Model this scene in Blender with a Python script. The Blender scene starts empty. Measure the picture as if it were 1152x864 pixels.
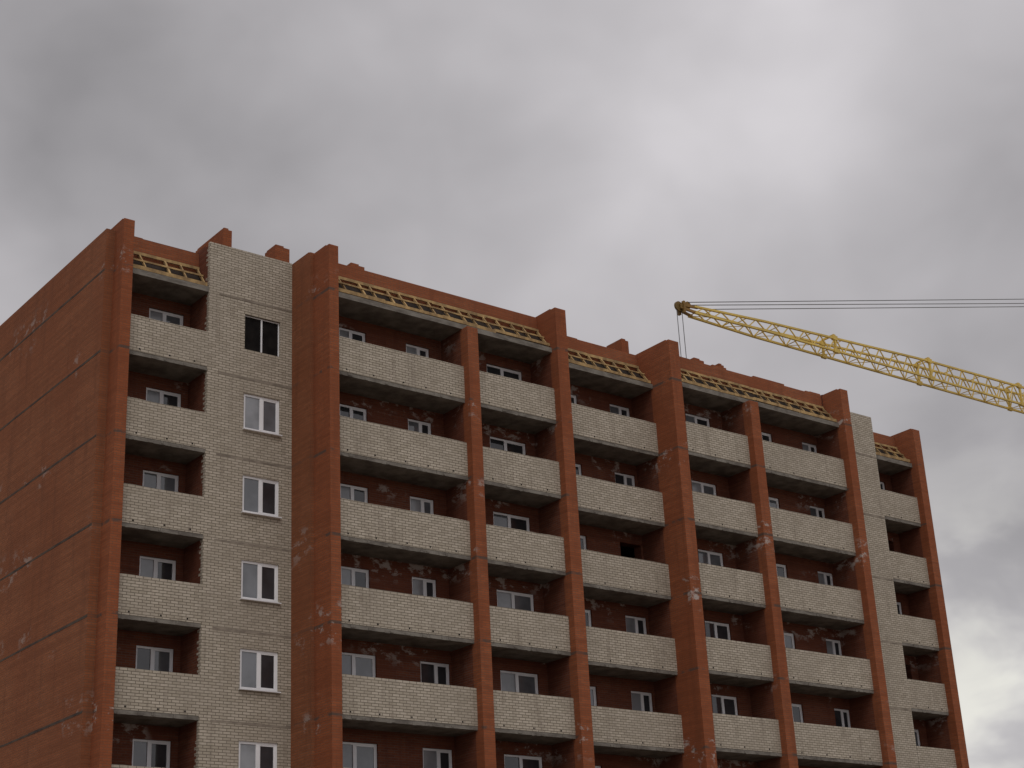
import bpy, math, random
from mathutils import Matrix, Vector
random.seed(11)
ZO = 23.437            # height of the top balcony rail above the ground
COL = bpy.context.scene.collection
R = math.radians

# ------------------------------------------------------------------ node helpers
class NT:
    def __init__(s, tree): s.t = tree
    def n(s, kind, **kw):
        nd = s.t.nodes.new(kind)
        for k, v in kw.items(): setattr(nd, k, v)
        return nd
    def put(s, sock, v):
        if isinstance(v, bpy.types.NodeSocket): s.t.links.new(v, sock)
        else: sock.default_value = v
    def math(s, op, a, b=None, c=None, clamp=False):
        nd = s.n('ShaderNodeMath', operation=op, use_clamp=clamp)
        s.put(nd.inputs[0], a)
        if b is not None: s.put(nd.inputs[1], b)
        if c is not None: s.put(nd.inputs[2], c)
        return nd.outputs[0]
    def mix(s, f, a, b, blend='MIX'):
        nd = s.n('ShaderNodeMixRGB', blend_type=blend)
        s.put(nd.inputs[0], f)
        for i, v in ((1, a), (2, b)):
            if isinstance(v, (tuple, list)) and len(v) == 3: v = (*v, 1)
            s.put(nd.inputs[i], v)
        return nd.outputs[0]
    def noise(s, vec, scale, detail=4, rough=.55, dist=0):
        nd = s.n('ShaderNodeTexNoise')
        s.t.links.new(vec, nd.inputs['Vector'])
        nd.inputs['Scale'].default_value = scale; nd.inputs['Detail'].default_value = detail
        nd.inputs['Roughness'].default_value = rough; nd.inputs['Distortion'].default_value = dist
        return nd.outputs['Fac']
    def ramp(s, v, lo, hi, a=0., b=1.):
        nd = s.n('ShaderNodeMapRange', interpolation_type='SMOOTHSTEP')
        s.put(nd.inputs[0], v)
        for i, x in zip((1, 2, 3, 4), (lo, hi, a, b)): nd.inputs[i].default_value = x
        return nd.outputs[0]
    def vscale(s, vec, sc):
        nd = s.n('ShaderNodeVectorMath', operation='MULTIPLY')
        s.t.links.new(vec, nd.inputs[0]); nd.inputs[1].default_value = sc
        return nd.outputs[0]

def new_mat(name, rough=.9):
    m = bpy.data.materials.new(name); m.use_nodes = True
    T = NT(m.node_tree); b = m.node_tree.nodes['Principled BSDF']
    b.inputs['Roughness'].default_value = rough
    b.inputs['Specular IOR Level'].default_value = .12
    return m, T, b

def wallcoords(T):
    g = T.n('ShaderNodeNewGeometry')
    sp = T.n('ShaderNodeSeparateXYZ'); T.t.links.new(g.outputs['Position'], sp.inputs[0])
    sn = T.n('ShaderNodeSeparateXYZ'); T.t.links.new(g.outputs['True Normal'], sn.inputs[0])
    side = T.math('GREATER_THAN', T.math('ABSOLUTE', sn.outputs[0]), .6)
    u = T.math('ADD', T.math('MULTIPLY', sp.outputs[0], T.math('SUBTRACT', 1., side)), T.math('MULTIPLY', sp.outputs[1], side))
    c = T.n('ShaderNodeCombineXYZ'); T.put(c.inputs[0], u); T.put(c.inputs[1], sp.outputs[2])
    return g.outputs['Position'], sp, c.outputs[0]

def bricks(T, uv, w, h, mortar, c1, c2, cm, smooth=.15):
    b = T.n('ShaderNodeTexBrick')
    T.t.links.new(uv, b.inputs['Vector'])
    b.inputs['Scale'].default_value = 1; b.inputs['Mortar Size'].default_value = mortar
    b.inputs['Mortar Smooth'].default_value = smooth; b.inputs['Bias'].default_value = -.1
    b.inputs['Brick Width'].default_value = w; b.inputs['Row Height'].default_value = h
    for k, v in (('Color1', c1), ('Color2', c2), ('Mortar', cm)): b.inputs[k].default_value = (*v, 1)
    return b

def bump(T, bs, h, strength=.4, dist=.01):
    nd = T.n('ShaderNodeBump'); nd.inputs['Strength'].default_value = strength; nd.inputs['Distance'].default_value = dist
    T.put(nd.inputs['Height'], h); T.t.links.new(nd.outputs[0], bs.inputs['Normal'])

def band_dist(T, z, centre):        # distance to the nearest floor slab, storeys of 2.8 m
    a = T.math('SUBTRACT', z, centre + ZO - 28 - 1.4)
    a = T.math('MODULO', a, 2.8)
    return T.math('ABSOLUTE', T.math('SUBTRACT', a, 1.4))

def red_brick(name, c1, c2, cm, white=.5, bandamt=.75, lo=.53, courses=.35, area=.50):
    m, T, b = new_mat(name)
    pos, sp, uv = wallcoords(T)
    br = bricks(T, uv, .26, .077, .010, c1, c2, cm)
    col = br.outputs['Color']
    n1 = T.noise(pos, .35, 4, .6); n2 = T.noise(T.vscale(pos, (2.2, 2.2, .25)), 1.3, 3)
    n3 = T.noise(T.vscale(pos, (1, 1, 1.6)), 1.7, 5, .7)
    nc = T.noise(T.vscale(pos, (.12, .12, 4.5)), 1.6, 3, .7)
    col = T.mix(T.ramp(n1, .35, .65, 0, .55), col, (c1[0]*.68, c1[1]*.64, c1[2]*.66))
    col = T.mix(T.ramp(nc, .4, .62, 0, courses), col, (c1[0]*.54, c1[1]*.56, c1[2]*.62))
    col = T.mix(T.ramp(n2, .5, .72, 0, .4), col, (c1[0]*.48, c1[1]*.54, c1[2]*.66))
    d = band_dist(T, sp.outputs[2], 1.5)
    nb = T.noise(pos, 1.7, 3, .6)
    dark = T.math('MULTIPLY', T.ramp(d, .03, .065, 1, 0), T.ramp(nb, .42, .55, 0, bandamt))
    col = T.mix(dark, col, (.085, .07, .06))
    ef = T.math('MULTIPLY', T.ramp(d, .15, .95, 1, .0), T.ramp(n3, lo, lo+.10, 0, white))
    n5 = T.noise(pos, .33, 2)
    ef = T.math('MULTIPLY', ef, T.ramp(n5, area, area+.06, 0, 1))
    col = T.mix(ef, col, (.44, .385, .35))
    T.t.links.new(col, b.inputs['Base Color'])
    bump(T, b, T.math('SUBTRACT', 1., br.outputs['Fac']), .5, .008)
    return m

def white_brick(name, c1, c2, cm):
    m, T, b = new_mat(name)
    pos, sp, uv = wallcoords(T)
    br = bricks(T, uv, .26, .090, .011, c1, c2, cm, .15)
    col = br.outputs['Color']
    n1 = T.noise(pos, .6, 3, .5); n2 = T.noise(T.vscale(pos, (3, 3, .4)), 1.3, 4, .6); n4 = T.noise(pos, 3.5, 3, .7)
    col = T.mix(T.ramp(n1, .38, .66, 0, .3), col, (.29, .25, .20))
    col = T.mix(T.ramp(n4, .45, .7, 0, .25), col, (.26, .225, .18))
    col = T.mix(T.ramp(n2, .52, .74, 0, .42), col, (.20, .165, .13))
    T.t.links.new(col, b.inputs['Base Color'])
    bump(T, b, T.math('SUBTRACT', 1., br.outputs['Fac']), .5, .008)
    return m

def plain(name, c1, c2, scale, rough=.85, stretch=(1, 1, 1), detail=4, metallic=0, spec=.25, bmp=0):
    m, T, b = new_mat(name, rough)
    tc = T.n('ShaderNodeNewGeometry')
    n = T.noise(T.vscale(tc.outputs['Position'], stretch), scale, detail, .6)
    T.t.links.new(T.mix(T.ramp(n, .3, .7), c1, c2), b.inputs['Base Color'])
    b.inputs['Metallic'].default_value = metallic; b.inputs['Specular IOR Level'].default_value = spec
    if bmp: bump(T, b, n, bmp, .02)
    return m

M = {}
M['red'] = red_brick('red_brick_fin', (.35, .108, .045), (.26, .080, .036), (.19, .10, .062), .9, .8, .54, .4, .545)
M['gable'] = red_brick('red_brick_gable', (.32, .115, .052), (.25, .090, .042), (.19, .105, .066), .45, .3, .53, .42, .53)
M['red_shaded'] = red_brick('red_brick_shaded', (.20, .064, .034), (.13, .043, .026), (.145, .092, .07), .85, .6, .51, .5, .51)  # red brick darkened in its colour to stand for the recess shade
M['attic'] = red_brick('red_brick_attic', (.34, .110, .048), (.26, .084, .040), (.19, .11, .07), .2, .0, .56, .4)
M['white'] = white_brick('silicate_brick', (.52, .46, .375), (.40, .35, .275), (.155, .13, .10))
M['concrete'] = plain('cast_concrete', (.24, .22, .19), (.12, .105, .09), 1.9, .9, (1, 1, 2.5), 6, bmp=.3)
M['concrete_l'] = plain('mortar_strip', (.32, .275, .22), (.18, .15, .12), 2.6, .95, (1, 1, 2), 5, bmp=.4)
M['concrete_d'] = plain('dark_slab_edge', (.11, .08, .06), (.055, .04, .034), 1.5, .95, (1, 1, 2), 4)
M['timber'] = plain('raw_timber', (.52, .35, .155), (.23, .15, .075), 1.6, .85, (2, 1, 1), 5)
M['void_shade'] = plain('dark_void_shade', (.035, .024, .019), (.020, .015, .012), 1.2, .95)  # near-black colour painted as the shade in the void behind the timbers
M['pvc'] = plain('white_plastic_frame', (.86, .86, .87), (.74, .74, .76), .7, .45, spec=.35)
M['hole'] = plain('dark_hole', (.012, .011, .011), (.02, .018, .017), 3, 1, spec=0)
M['ground'] = plain('bare_earth', (.17, .135, .10), (.28, .245, .20), .08, 1, detail=6)
M['yellow'] = plain('crane_yellow_paint', (.72, .51, .11), (.52, .37, .09), .8, .55, spec=.4)
M['orange'] = plain('crane_tip_paint', (.32, .17, .04), (.14, .09, .03), .8, .6, spec=.3)
M['rope'] = plain('steel_rope', (.16, .16, .16), (.11, .11, .11), 1, .6)
M['roofmetal'] = plain('concrete_roof', (.2, .2, .2), (.13, .13, .13), .5)
def glass(name, c, rough, spec):
    m, T, b = new_mat(name, rough)
    g = T.n('ShaderNodeNewGeometry'); n = T.noise(g.outputs['Position'], .9, 3)
    T.t.links.new(T.mix(T.ramp(n, .35, .65), c, tuple(x*.6 for x in c)), b.inputs['Base Color'])
    b.inputs['Specular IOR Level'].default_value = spec
    bump(T, b, n, .04, .02)
    return m
GL = [glass('glass_dark', (.045, .048, .054), .04, .8), glass('glass_grey', (.16, .17, .185), .05, 1.), glass('glass_filmed', (.27, .28, .295), .15, .9), M['hole']]

# ------------------------------------------------------------------ mesh helpers
class MB:
    def __init__(s): s.v = []; s.f = []; s.m = []
    def quad(s, a, b, c, d, mi=0):
        k = len(s.v); s.v += [a, b, c, d]; s.f.append((k, k+1, k+2, k+3)); s.m.append(mi)
    def box(s, x0, x1, y0, y1, z0, z1, mi=0):
        k = len(s.v)
        s.v += [(x, y, z) for z in (z0, z1) for x, y in ((x0, y0), (x1, y0), (x1, y1), (x0, y1))]
        for f in ((3, 2, 1, 0), (4, 5, 6, 7), (0, 1, 5, 4), (1, 2, 6, 5), (2, 3, 7, 6), (3, 0, 4, 7)):
            s.f.append(tuple(k+i for i in f)); s.m.append(mi)
    def beam(s, p, q, w, h=None, mi=0, up=(0, 0, 1)):
        h = h or w; p = Vector(p); q = Vector(q); d = (q-p).normalized()
        u = Vector(up)
        if abs(d.dot(u)) > .97: u = Vector((0, 1, 0))
        r = d.cross(u).normalized()*w/2; t = r.cross(d).normalized()*h/2
        k = len(s.v)
        for e in (p, q): s.v += [tuple(e-r-t), tuple(e+r-t), tuple(e+r+t), tuple(e-r+t)]
        for f in ((0, 1, 2, 3), (7, 6, 5, 4), (0, 4, 5, 1), (1, 5, 6, 2), (2, 6, 7, 3), (3, 7, 4, 0)):
            s.f.append(tuple(k+i for i in f)); s.m.append(mi)
    def disc(s, c, rad, th, n=20, mi=0):
        k = len(s.v)
        for y in (-th/2, th/2):
            for i in range(n):
                a = 2*math.pi*i/n; s.v.append((c[0]+rad*math.cos(a), c[1]+y, c[2]+rad*math.sin(a)))
        s.f.append(tuple(k+i for i in range(n))); s.m.append(mi)
        s.f.append(tuple(k+n+i for i in reversed(range(n)))); s.m.append(mi)
        for i in range(n):
            j = (i+1) % n; s.f.append((k+j, k+i, k+n+i, k+n+j)); s.m.append(mi)
    def build(s, name, mats, parent=None, loc=(0, 0, 0)):
        me = bpy.data.meshes.new(name); me.from_pydata(s.v, [], s.f)
        for m in (mats if isinstance(mats, (list, tuple)) else [mats]): me.materials.append(m)
        for p, mi in zip(me.polygons, s.m): p.material_index = mi
        me.update()
        o = bpy.data.objects.new(name, me); COL.objects.link(o); o.location = loc
        if parent: o.parent = parent
        return o

def wall(mb, x0, x1, z0, z1, y, t, holes):
    """a wall in the XZ plane, face at y, thickness t, with rectangular openings"""
    xs = sorted({x0, x1, *[h[0] for h in holes], *[h[1] for h in holes]})
    zs = sorted({z0, z1, *[h[2] for h in holes], *[h[3] for h in holes]})
    def solid(i, j):
        if not (0 <= i < len(xs)-1 and 0 <= j < len(zs)-1): return False
        cx, cz = (xs[i]+xs[i+1])/2, (zs[j]+zs[j+1])/2
        return not any(h[0] < cx < h[1] and h[2] < cz < h[3] for h in holes)
    for i in range(len(xs)-1):
        for j in range(len(zs)-1):
            if not solid(i, j): continue
            a, b, c, d = xs[i], xs[i+1], zs[j], zs[j+1]
            mb.quad((a, y, c), (b, y, c), (b, y, d), (a, y, d))
            mb.quad((b, y+t, c), (a, y+t, c), (a, y+t, d), (b, y+t, d))
            if not solid(i-1, j): mb.quad((a, y+t, c), (a, y, c), (a, y, d), (a, y+t, d))
            if not solid(i+1, j): mb.quad((b, y, c), (b, y+t, c), (b, y+t, d), (b, y, d))
            if not solid(i, j-1): mb.quad((a, y+t, c), (b, y+t, c), (b, y, c), (a, y, c))
            if not solid(i, j+1): mb.quad((a, y, d), (b, y, d), (b, y+t, d), (a, y+t, d))

def empty(name, loc, label, cat):
    o = bpy.data.objects.new(name, None); COL.objects.link(o); o.location = loc
    o['label'] = label; o['category'] = cat
    return o

# ------------------------------------------------------------------ ground
g = MB(); g.quad((-2500, -2500, 0), (2500, -2500, 0), (2500, 2500, 0), (-2500, 2500, 0))
go = g.build('ground', M['ground']); go['kind'] = 'structure'

# ------------------------------------------------------------------ the building
root = empty('apartment_building', (0, 0, 0), 'unfinished red and pale brick apartment block with stacked balconies and tall brick fins', 'building')
G0 = 0.0
NR = 9
SB = -1.35             # underside of a balcony slab below its rail
def Z(z): return z + ZO
bays = {  # x0 x1 yfront yback
 'A': (19.77, 22.60, 0.0, 1.3), 'B': (26.20, 31.45, -1.9, -.6), 'C': (31.90, 35.50, -1.9, -.6),
 'D': (36.00, 41.15, -1.125, .175), 'E': (41.67, 45.33, -1.9, -.6), 'F': (45.82, 50.95, -1.9, -.6), 'G': (55.50, 57.95, 0.0, 1.3)}

def wins(bay, row):
    zt, zb = 1.04, -.35
    lower = row >= 4
    W = {'A': [(21.13, 22.38)],
         'B': [(27.0, 28.5), (30.2, 31.38)] if lower else [(27.2, 28.3), (29.95, 30.95)],
         'C': [(33.46, 35.1)],
         'D': [(37.45, 38.37), (40.0, 41.05)],
         'E': [(43.3, 44.65)],
         'F': [(47.1, 48.2), (50.0, 50.93)],
         'G': [(56.3, 57.5)]}[bay]
    return [(a, b, zb-2.8*row, zt-2.8*row) for a, b in W]

def window(x0, x1, z0, z1, y, kind=0, sill=False, frame=.06, split=.5, sash=True, kind2=None):
    w, h = x1-x0, z1-z0; mb = MB(); t = .07
    mb.box(0, frame, 0, t, 0, h); mb.box(w-frame, w, 0, t, 0, h)
    mb.box(frame, w-frame, .001, t, 0, frame); mb.box(frame, w-frame, .001, t, h-frame, h)
    c = w*split; k = frame*.75; s = .035
    mb.box(c-k, c+k, -.004, t, frame, h-frame)
    if sash:
        mb.box(c+k, c+k+s, .01, t, frame, h-frame); mb.box(w-frame-s, w-frame, .01, t, frame, h-frame)
        mb.box(c+k+s, w-frame-s, .01, t, frame, frame+s); mb.box(c+k+s, w-frame-s, .01, t, h-frame-s, h-frame)
    else: s = 0
    o = mb.build('window', M['pvc'], root, (x0, y, z0))
    p = MB(); p.box(frame, c-k, .03, .045, frame, h-frame)
    p.build('pane', GL[kind], o)
    p = MB(); p.box(c+k+s, w-frame-s, .03, .045, frame+s, h-frame-s)
    p.build('pane', GL[random.choice([0, 0, 1, 1]) if kind2 is None else kind2], o)
    if sill:
        q = MB(); q.box(-.04, w+.04, -.16, 0, -.035, -.003); q.build('sill', M['pvc'], o)
    return o

# loggia back walls with their openings
for bn, (x0, x1, yf, yb) in bays.items():
    holes = []
    for r in range(NR):
        for (a, b, c, d) in wins(bn, r): holes.append((a, b, Z(c), Z(d)))
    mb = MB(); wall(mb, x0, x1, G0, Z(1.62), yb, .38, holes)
    mb.build('loggia_wall', M['red_shaded'], root)
    for r in range(NR):
        for i, (a, b, c, d) in enumerate(wins(bn, r)):
            if bn == 'D' and r == 2 and i == 1: continue         # opening still without a window
            if bn == 'G' and r in (1, 3): continue
            k = random.choice([0, 1, 1, 2, 2])
            window(a, b, Z(c), Z(d), yb+.07, k, False, .07, .45 if i == 0 else .55)

# balcony floor slabs and brick parapets
for bn, (x0, x1, yf, yb) in bays.items():
    w = x1-x0; sl = MB(); sl.box(0, w, .012, yb-yf, SB, -1.22)
    pm = MB()
    n = max(6, int(w/.6)); pts = [(w*i/n, random.uniform(-.010, .012)) for i in range(n+1)]
    for i in range(n):     # parapet face with a slightly uneven top course
        (a, ja), (b, jb) = pts[i], pts[i+1]
        pm.quad((a, 0, -1.22), (b, 0, -1.22), (b, 0, jb), (a, 0, ja))
        pm.quad((b, .12, -1.22), (a, .12, -1.22), (a, .12, ja), (b, .12, jb))
        pm.quad((a, 0, ja), (b, 0, jb), (b, .12, jb), (a, .12, ja))
    pm.quad((0, 0, -1.22), (w, 0, -1.22), (w, .12, -1.22), (0, .12, -1.22))
    nh = max(3, int(w/1.05))
    for i in range(nh):
        c = w*(i+.5)/nh + random.uniform(-.1, .1); pm.box(c-.026, c+.026, -.006, .02, -1.15, -1.10, 1)
    for i in range(int(w*3)):   # mortar lumps left along the slab edge
        c = random.uniform(.1, w-.1); s = random.uniform(.02, .09)
        sl.box(c-s, c+s, .012-random.uniform(.004, .022), .012, SB+random.uniform(-.015, .03), -1.22-random.uniform(.01, .07))
    p0 = None
    for r in range(NR):
        loc = (x0, yf+random.uniform(-.012, .012), Z(-2.8*r)+random.uniform(-.012, .012)*(r > 0))
        if r == 0:
            p0 = pm.build('balcony', [M['white'], M['hole']], root, loc); s0 = sl.build('slab', M['concrete'], p0)
        else:
            p = p0.copy(); COL.objects.link(p); p.location = loc; p.parent = root
            s = s0.copy(); COL.objects.link(s); s.parent = p

# slab over the top loggias, attic wall on it, and the timber framing of the unfinished lean-to roof
AT = 3.12
for (x0, x1, yf, yb) in ((19.77, 22.6, 0, 1.3), (26.2, 35.5, -1.9, -.6), (36.0, 41.15, -1.125, .175), (41.67, 50.95, -1.9, -.6), (55.5, 57.95, 0, 1.3)):
    w = x1-x0
    rs = MB(); rs.box(x0, x1, yf+.012, yb-.002, Z(1.435), Z(1.62)); rs.build('canopy_slab', M['concrete'], root)
    ym = yf+.78
    aw = MB(); aw.box(x0, x1, ym, ym+.38, Z(1.625), Z(AT))
    x = x0+.01          # ragged top course, a few bricks not yet laid
    while x < x1-.3:
        l = random.choice([.26, .52, .78, 1.3, 2.1])
        if random.random() < .35: aw.box(x, min(x+l, x1-.02), ym+.002, ym+.25, Z(AT), Z(AT)+random.choice([.03, .05, .07]))
        x += l
    aw.build('attic_wall', M['attic'], root)
    ya, za, yc, zc = yf+.10, 1.69, ym-.03, 2.55
    U = MB()
    U.quad((x0+.02, ya+.09, Z(1.63)), (x1-.02, ya+.09, Z(1.63)), (x1-.02, yc, Z(zc-.18)), (x0+.02, yc, Z(zc-.18)))
    fr = MB()
    def sl_pt(t, off=0): return (ya+(yc-ya)*t, Z(za+(zc-za)*t)+off)
    for t, hh_, dy in ((.03, .12, -.035), (.52, .055, -.05), (.96, .10, -.035)):
        y, z = sl_pt(t, .02)
        m_ = max(1, int(w/2.2)); cut = sorted(x0+.03+(w-.06)*(i+random.uniform(-.2, .2)*(0 < i < m_))/m_ for i in range(m_+1))
        for a, b in zip(cut, cut[1:]):
            fr.beam((a, y+dy, z+random.uniform(-.03, .03)), (b+.06*(b < x1-.1), y+dy+.004, z+random.uniform(-.03, .03)), .05, hh_*random.uniform(.85, 1.1))
    fo = fr.build('timber_frame', M['timber'], root)
    U.build('void_shade_sheet', M['void_shade'], fo)  # added dark sheet standing in for the shaded gap between the rafters
    nr = max(4, int(w/.60))
    for i in range(nr+1):
        x = x0+.08+(w-.16)*i/nr + random.uniform(-.12, .12)*(0 < i < nr)
        y0_, z0_ = sl_pt(0, -.01); y1_, z1_ = sl_pt(1, .0)
        rf = MB(); dx = random.uniform(-.05, .05)*(0 < i < nr); ww = random.choice([.04, .05, .07])
        rf.beam((x, y0_, z0_), (x+dx, y1_, z1_), ww, .07); rf.build('rafter', M['timber'], fo)

# projecting fins:  x0 x1 y0 y1 top; behind yi, up to the canopy, the flank inside the loggias has shade painted in
def fin(name, x0, x1, y0, y1, zt, mat='red', yi=None):
    mb = MB()
    if yi is None: mb.box(x0, x1, y0, y1, G0, Z(zt))
    else:
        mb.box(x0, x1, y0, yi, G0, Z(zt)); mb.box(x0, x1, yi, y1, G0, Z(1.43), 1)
        if zt > 2: mb.box(x0, x1, yi, y1, Z(1.43), Z(zt))
    if zt > 2: mb.box(x0+.01, x1-.01, y0+random.uniform(.1, .3), y1-.05, Z(zt), Z(zt)+.05)
    return mb.build(name, [M[mat], M['red_shaded']], root)
fin('brick_fin', 19.41, 19.77, -.3, 1.6, 3.12)
fin('brick_fin', 25.84, 26.20, -2.2, -1.2, 3.12)
fin('wing_wall', 25.72, 26.195, -1.2, .12, 3.2, 'gable')
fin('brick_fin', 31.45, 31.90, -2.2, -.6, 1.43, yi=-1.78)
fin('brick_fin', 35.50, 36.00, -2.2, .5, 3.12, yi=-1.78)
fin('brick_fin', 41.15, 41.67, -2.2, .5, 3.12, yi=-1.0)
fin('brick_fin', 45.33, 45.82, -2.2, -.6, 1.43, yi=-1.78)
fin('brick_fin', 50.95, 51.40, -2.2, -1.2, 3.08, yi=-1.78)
fin('wing_wall', 50.955, 51.52, -1.2, .12, 3.15, 'red_shaded')
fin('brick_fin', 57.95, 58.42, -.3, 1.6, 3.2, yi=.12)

# end walls
mb = MB(); mb.box(19.11, 19.41, .35, 13, G0, Z(2.95)); gw = mb.build('end_wall', M['gable'], root)
for k in range(NR):
    z = 1.5-2.8*k; s = MB()
    y = .36
    while y < 13:
        y2 = min(13, y+random.uniform(.7, 2.2))
        s.box(19.107-random.uniform(0, .004), 19.2, y, y2, Z(z-.03-random.uniform(0, .02)), Z(z+.02+random.uniform(0, .02))); y = y2
    s.build('floor_strip', M['concrete_d'], gw)
mb = MB(); mb.box(58.42, 58.72, .35, 13, G0, Z(2.95)); mb.build('end_wall', M['gable'], root)
mb = MB(); mb.box(19.41, 58.42, 12.7, 13, G0, Z(2.9)); mb.build('rear_wall', M['gable'], root)

# pale brick piers with a column of windows
def pier(x0, x1, w0, w1, zt):
    holes = [(w0, w1, Z(-.30-2.8*r), Z(.95-2.8*r)) for r in range(NR)] if w0 else []
    mb = MB(); wall(mb, x0, x1, G0, Z(zt), 0, .12, holes)
    z = Z(zt)-.3
    while z > 1:        # toothed edge: some courses run on into the red flank
        if x0 < 30 and random.random() < .75: mb.box(x0-.004, x0+.1, .1205, .12+random.choice([.06, .1, .12]), z, z+.085)
        z -= .176
    o = mb.build('brick_pier', M['white'], root)
    mb = MB(); wall(mb, x0+.003, x1, G0, Z(zt-.1), .121, .25, holes); mb.build('backing_wall', M['red_shaded'], o)
    for r in range(0, NR):
        z = 1.43-2.8*r
        s = MB(); x = x0+.38
        while x < x1-.01:
            x2 = min(x1-.002, x+random.uniform(.3, 1.1))
            s.box(x, x2, -.003-random.uniform(0, .005), .05, Z(z-random.uniform(0, .02)), Z(z+.05+random.uniform(0, .05))); x = x2+.0005
        s.build('concrete_lintel', M['concrete_l'], o)
    for (a, b, c_, d) in holes:
        r = round((Z(.95)-d)/2.8)
        if r == 0: window(a, b, c_, d, .075, 3, False, .035, .5, False, 3)
        else: window(a, b, c_, d, .05, random.choice([1, 1, 2]), True, .08, .5, True, 0 if r != 1 else 1)
    return o
pier(22.60, 25.72, 23.94, 25.27, 3.27)
pier(51.52, 55.50, None, None, 3.38)
mb = MB(); mb.box(22.60, 22.95, .3715, 1.3, G0, Z(3.25)); mb.build('side_wall', M['red_shaded'], root)
mb = MB(); mb.box(22.598, 22.602, .1205, .371, G0, Z(3.17)); mb.build('side_wall', M['red_shaded'], root)
mb = MB(); mb.box(55.15, 55.5, .3715, 1.3, G0, Z(3.25)); mb.build('side_wall', M['red_shaded'], root)

# floors inside
for r in range(NR+1):
    z = 1.42-2.8*r
    if Z(z) < .1: continue
    mb = MB(); mb.box(19.42, 58.41, 1.69, 12.69, Z(z), Z(z)+.2)
    mb.box(26.21, 50.9, .56, 1.689, Z(z), Z(z)+.2)
    mb.build('floor_slab', M['concrete'], root)
mb = MB(); mb.box(19.42, 58.41, 1.7, 12.69, Z(2.6), Z(2.75)); mb.box(26.21, 50.9, -.1, 1.699, Z(1.63), Z(1.75)); mb.build('roof', M['roofmetal'], root)

# stub walls and vent shafts standing on the roof
def shaft(name, x0, x1, y0, y1, zt):
    mb = MB(); mb.box(x0, x1, y0, y1, Z(1.76), Z(zt)); mb.box(x0+.02, x0+(x1-x0)*.6, y0+.01, y1-.1, Z(zt), Z(zt)+.06)
    mb.build(name, M['red'], root)
shaft('roof_stub_wall', 23.28, 23.60, .38, 2.4, 4.10)
shaft('vent_shaft', 26.2, 26.78, 2.0, 2.75, 4.95)
shaft('vent_shaft', 29.3, 29.9, 1.9, 2.5, 5.0)
shaft('roof_stub_wall', 41.24, 41.6, .55, 1.6, 4.16)
shaft('vent_shaft', 46.7, 47.3, 2, 2.6, 5.05)
shaft('vent_shaft', 48.2, 48.5, 2, 2.6, 5.1)

# ------------------------------------------------------------------ tower crane
CY = 22.0
cr = empty('tower_crane', (112, CY, 0), 'yellow lattice tower crane with its jib reaching out behind the apartment block', 'crane')
def cb(mb, name, mat, parent):
    o = mb.build(name, mat, parent)
    if parent is cr: o.location = (-112, -CY, 0)
    return o
X0, X1 = 67.2, 112.0
def zb(x): return 19.75+(x-66)*.0105
def hh(x): return .42+min(x-X0, 22)*.040+max(0, x-X0-22)*.012
def hw(x): return .30+min(x-X0, 6)*.04
jb = MB(); xs = [X0]
while xs[-1] < X1: xs.append(xs[-1]+1.5)
for i in range(len(xs)-1):
    a, b = xs[i], xs[i+1]
    for s in (-1, 1):
        jb.beam((a, CY+s*hw(a), Z(zb(a))), (b, CY+s*hw(b), Z(zb(b))), .13)
        jb.beam((a, CY+s*hw(a), Z(zb(a)+hh(a))), (b, CY+s*hw(b), Z(zb(b)+hh(b))), .13)
        m_ = (a+b)/2
        jb.beam((a, CY+s*hw(a), Z(zb(a))), (m_, CY+s*hw(m_), Z(zb(m_)+hh(m_))), .065)
        jb.beam((m_, CY+s*hw(m_), Z(zb(m_)+hh(m_))), (b, CY+s*hw(b), Z(zb(b))), .065)
    for zz in (0, 1):
        za = zb(a)+zz*hh(a)
        if i % 2 == zz: jb.beam((a, CY-hw(a), Z(za)), (a, CY+hw(a), Z(za)), .045)
        s = 1 if i % 2 else -1
        if zz == 0: jb.beam((a, CY-s*hw(a), Z(zb(a))), (b, CY+s*hw(b), Z(zb(b))), .035)
jib = cb(jb, 'jib', M['yellow'], cr)
for xj in (79.9, 89.8, 100.2):
    j = MB(); h = hh(xj)
    for s in (-1, 1):
        j.box(xj-.22, xj+.22, CY+s*hw(xj)-.1, CY+s*hw(xj)+.1, Z(zb(xj)-.13), Z(zb(xj)+.15))
        j.box(xj-.22, xj+.22, CY+s*hw(xj)-.1, CY+s*hw(xj)+.1, Z(zb(xj)+h-.14), Z(zb(xj)+h+.16))
        j.beam((xj, CY+s*hw(xj), Z(zb(xj))), (xj, CY+s*hw(xj), Z(zb(xj)+h+.25)), .14)
    j.beam((xj, CY-hw(xj), Z(zb(xj)+h+.25)), (xj, CY+hw(xj), Z(zb(xj)+h+.25)), .12)
    j.build('jib_joint', M['yellow'], jib)
t = MB()
for s in (-.27, .27):
    t.beam((X0+.3, CY+s, Z(zb(X0)+.03)), (66.1, CY+s*.6, Z(19.95)), .12, .16)
    t.beam((X0+.3, CY+s, Z(zb(X0)+.42)), (66.1, CY+s*.6, Z(20.1)), .11, .15)
    t.beam((66.35, CY+s*.8, Z(19.6)), (66.35, CY+s*.8, Z(20.38)), .14, .2)
t.disc((66.12, CY, 20.06+ZO), .32, .14); t.disc((66.8, CY, 20.25+ZO), .24, .34)
cb(t, 'jib_tip', M['orange'], cr)
for (xa, za, xb_, zb2, y) in ((66.8, 20.42, 112, 31.75, -.2), (66.8, 20.38, 112, 31.50, .2), (68.6, 20.45, 112, 31.15, .0)):
    m_ = MB(); m_.beam((xa, CY+y, Z(za)), (xb_, CY+y, Z(zb2)), .042); cb(m_, 'pendant_rope', M['rope'], cr)
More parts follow.
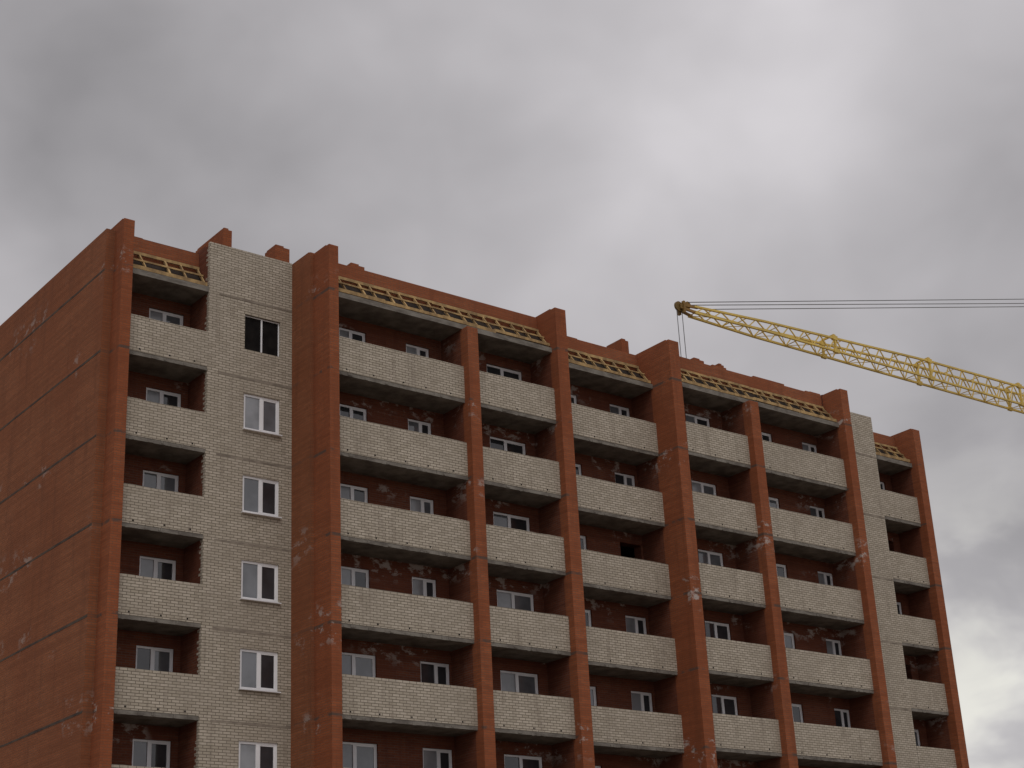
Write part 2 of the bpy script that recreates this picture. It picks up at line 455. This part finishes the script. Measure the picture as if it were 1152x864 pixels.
for dx in (-.22, .22):
    m_ = MB(); m_.beam((66.15+dx, CY, Z(20)), (66.15+dx, CY, Z(-2)), .032); cb(m_, 'hoist_rope', M['rope'], cr)
hk = MB(); hk.disc((66.15, CY, Z(-2.2)), .36, .3); hk.box(65.95, 66.35, CY-.2, CY+.2, Z(-3), Z(-2.3)); hk.beam((66.15, CY, Z(-3)), (66.15, CY, Z(-3.5)), .1); hk.beam((66.15, CY, Z(-3.5)), (66.45, CY, Z(-3.6)), .1); hk.beam((66.45, CY, Z(-3.6)), (66.5, CY, Z(-3.3)), .08)
cb(hk, 'hook_block', M['orange'], cr)
ms = MB(); z = 0.3; q = 1.0
while z < Z(33):
    z2 = min(z+2, Z(33)); w_ = q if z < Z(21) else q*(1-(z-Z(21))/14); w2 = q if z2 <= Z(21) else q*(1-(z2-Z(21))/14)
    cs = [(-1, -1), (1, -1), (1, 1), (-1, 1)]
    for i in range(4):
        a, b = cs[i], cs[(i+1) % 4]
        ms.beam((113+a[0]*w_, CY+a[1]*w_, z), (113+a[0]*w2, CY+a[1]*w2, z2), .16)
        ms.beam((113+a[0]*w_, CY+a[1]*w_, z), (113+b[0]*w2, CY+b[1]*w2, z2), .08)
        ms.beam((113+a[0]*w_, CY+a[1]*w_, z), (113+b[0]*w_, CY+b[1]*w_, z), .08)
    z = z2
cb(ms, 'mast', M['yellow'], cr)
bs = MB(); bs.box(109.5, 116.5, CY-3.5, CY+3.5, .05, .5); bs.box(110.5, 115.5, CY-2.2, CY-1.1, .5, 2.2); bs.box(110.5, 115.5, CY+1.1, CY+2.2, .5, 2.2)
cb(bs, 'ballast', M['concrete'], cr)
kb = MB(); kb.box(111.4, 113, CY-2.6, CY-1.1, Z(17.5), Z(19.6)); cb(kb, 'cab', M['yellow'], cr)

# ------------------------------------------------------------------ camera
ps, th, ro = R(38.555), R(21.880), R(-2.920)
f = Vector((math.sin(ps)*math.cos(th), math.cos(ps)*math.cos(th), math.sin(th)))
r_ = Vector((math.cos(ps), -math.sin(ps), 0)); u_ = r_.cross(f)
r2 = r_*math.cos(ro)+u_*math.sin(ro); u2 = -r_*math.sin(ro)+u_*math.cos(ro)
mw = Matrix(((r2.x, u2.x, -f.x, 0), (r2.y, u2.y, -f.y, -44.001), (r2.z, u2.z, -f.z, 1.6), (0, 0, 0, 1)))
cd = bpy.data.cameras.new('camera'); co = bpy.data.objects.new('camera', cd); COL.objects.link(co)
co.matrix_world = mw; cd.lens = 36*1844.7/1152; cd.sensor_width = 36; cd.clip_end = 6000; cd.clip_start = .2
bpy.context.scene.camera = co

# ------------------------------------------------------------------ light and sky
SEL, SAZ = R(50), R(214)
sun = bpy.data.lights.new('sun', 'SUN'); so = bpy.data.objects.new('sun', sun); COL.objects.link(so)
sun.energy = .65; sun.angle = R(30); sun.color = (1, .96, .90)
sd = Vector((math.sin(SAZ)*math.cos(SEL), math.cos(SAZ)*math.cos(SEL), math.sin(SEL)))
so.rotation_euler = sd.to_track_quat('Z', 'Y').to_euler()
w = bpy.data.worlds.new('World'); bpy.context.scene.world = w; w.use_nodes = True
T = NT(w.node_tree); w.node_tree.nodes.clear()
out = T.n('ShaderNodeOutputWorld'); bg = T.n('ShaderNodeBackground'); T.t.links.new(bg.outputs[0], out.inputs[0])
sky = T.n('ShaderNodeTexSky', sky_type='NISHITA', sun_disc=False); sky.sun_elevation = SEL; sky.sun_rotation = SAZ
tc = T.n('ShaderNodeTexCoord'); dirv = tc.outputs['Generated']
sx = T.n('ShaderNodeSeparateXYZ'); T.t.links.new(dirv, sx.inputs[0])
fl = T.vscale(dirv, (1, 1, 1.3))
n1 = T.noise(fl, 4.6, 3, .45, .2); n2 = T.noise(fl, 11, 3, .5, .2)
v = T.math('ADD', .42, T.math('MULTIPLY', T.math('SUBTRACT', n1, .5), .38))
v = T.math('ADD', v, T.math('MULTIPLY', T.math('SUBTRACT', n2, .5), .17))
def lobe(d, p, amp):
    global v
    nd = T.n('ShaderNodeVectorMath', operation='DOT_PRODUCT'); T.t.links.new(dirv, nd.inputs[0]); nd.inputs[1].default_value = Vector(d).normalized()
    x = T.math('POWER', T.math('MAXIMUM', nd.outputs['Value'], 0.), p)
    if amp: v = T.math('ADD', v, T.math('MULTIPLY', x, amp))
    return x
lobe((.663, .569, .547), 200, .20); lobe((.568, .682, .474), 60, .06)
lobe((.3445, .833, .527), 120, -.05); lobe((.790, .520, .451), 140, -.06); lobe((.817, .575, .295), 190, -.08)
lobe((.60, .70, .37), 120, .05); lobe((.27, .90, .33), 120, .05); lobe((.18, .88, .43), 160, .03)
# broken brighter cloud low on the right
lx = lobe((.852, .600, .175), 150, 0)
n3 = T.noise(T.vscale(dirv, (1, 1, 1.9)), 12, 4, .5, .3)
cum = T.math('MULTIPLY', lx, T.ramp(n3, .32, .66, .1, 1))
v = T.math('ADD', v, T.math('MULTIPLY', cum, .36))
v = T.math('MULTIPLY', T.math('MAXIMUM', v, .14), T.ramp(sx.outputs[2], .66, 1., 1., 2.0))
v = T.math('MULTIPLY', v, T.ramp(sx.outputs[1], -.0, -.8, 1., 1.45))
cmb = T.n('ShaderNodeCombineColor')
T.put(cmb.inputs[0], T.math('MULTIPLY', v, 1.0)); T.put(cmb.inputs[1], T.math('MULTIPLY', v, T.math('ADD', .960, T.math('MULTIPLY', cum, .02))))
T.put(cmb.inputs[2], T.math('MULTIPLY', v, T.math('SUBTRACT', .99, T.math('MULTIPLY', cum, .09))))
skys = T.mix(1., sky.outputs[0], (.09, .09, .09), 'MULTIPLY')
T.t.links.new(T.mix(.96, skys, cmb.outputs[0]), bg.inputs[0]); bg.inputs[1].default_value = 1
sc = bpy.context.scene
sc.view_settings.view_transform = 'Standard'; sc.view_settings.look = 'None'; sc.view_settings.exposure = 0
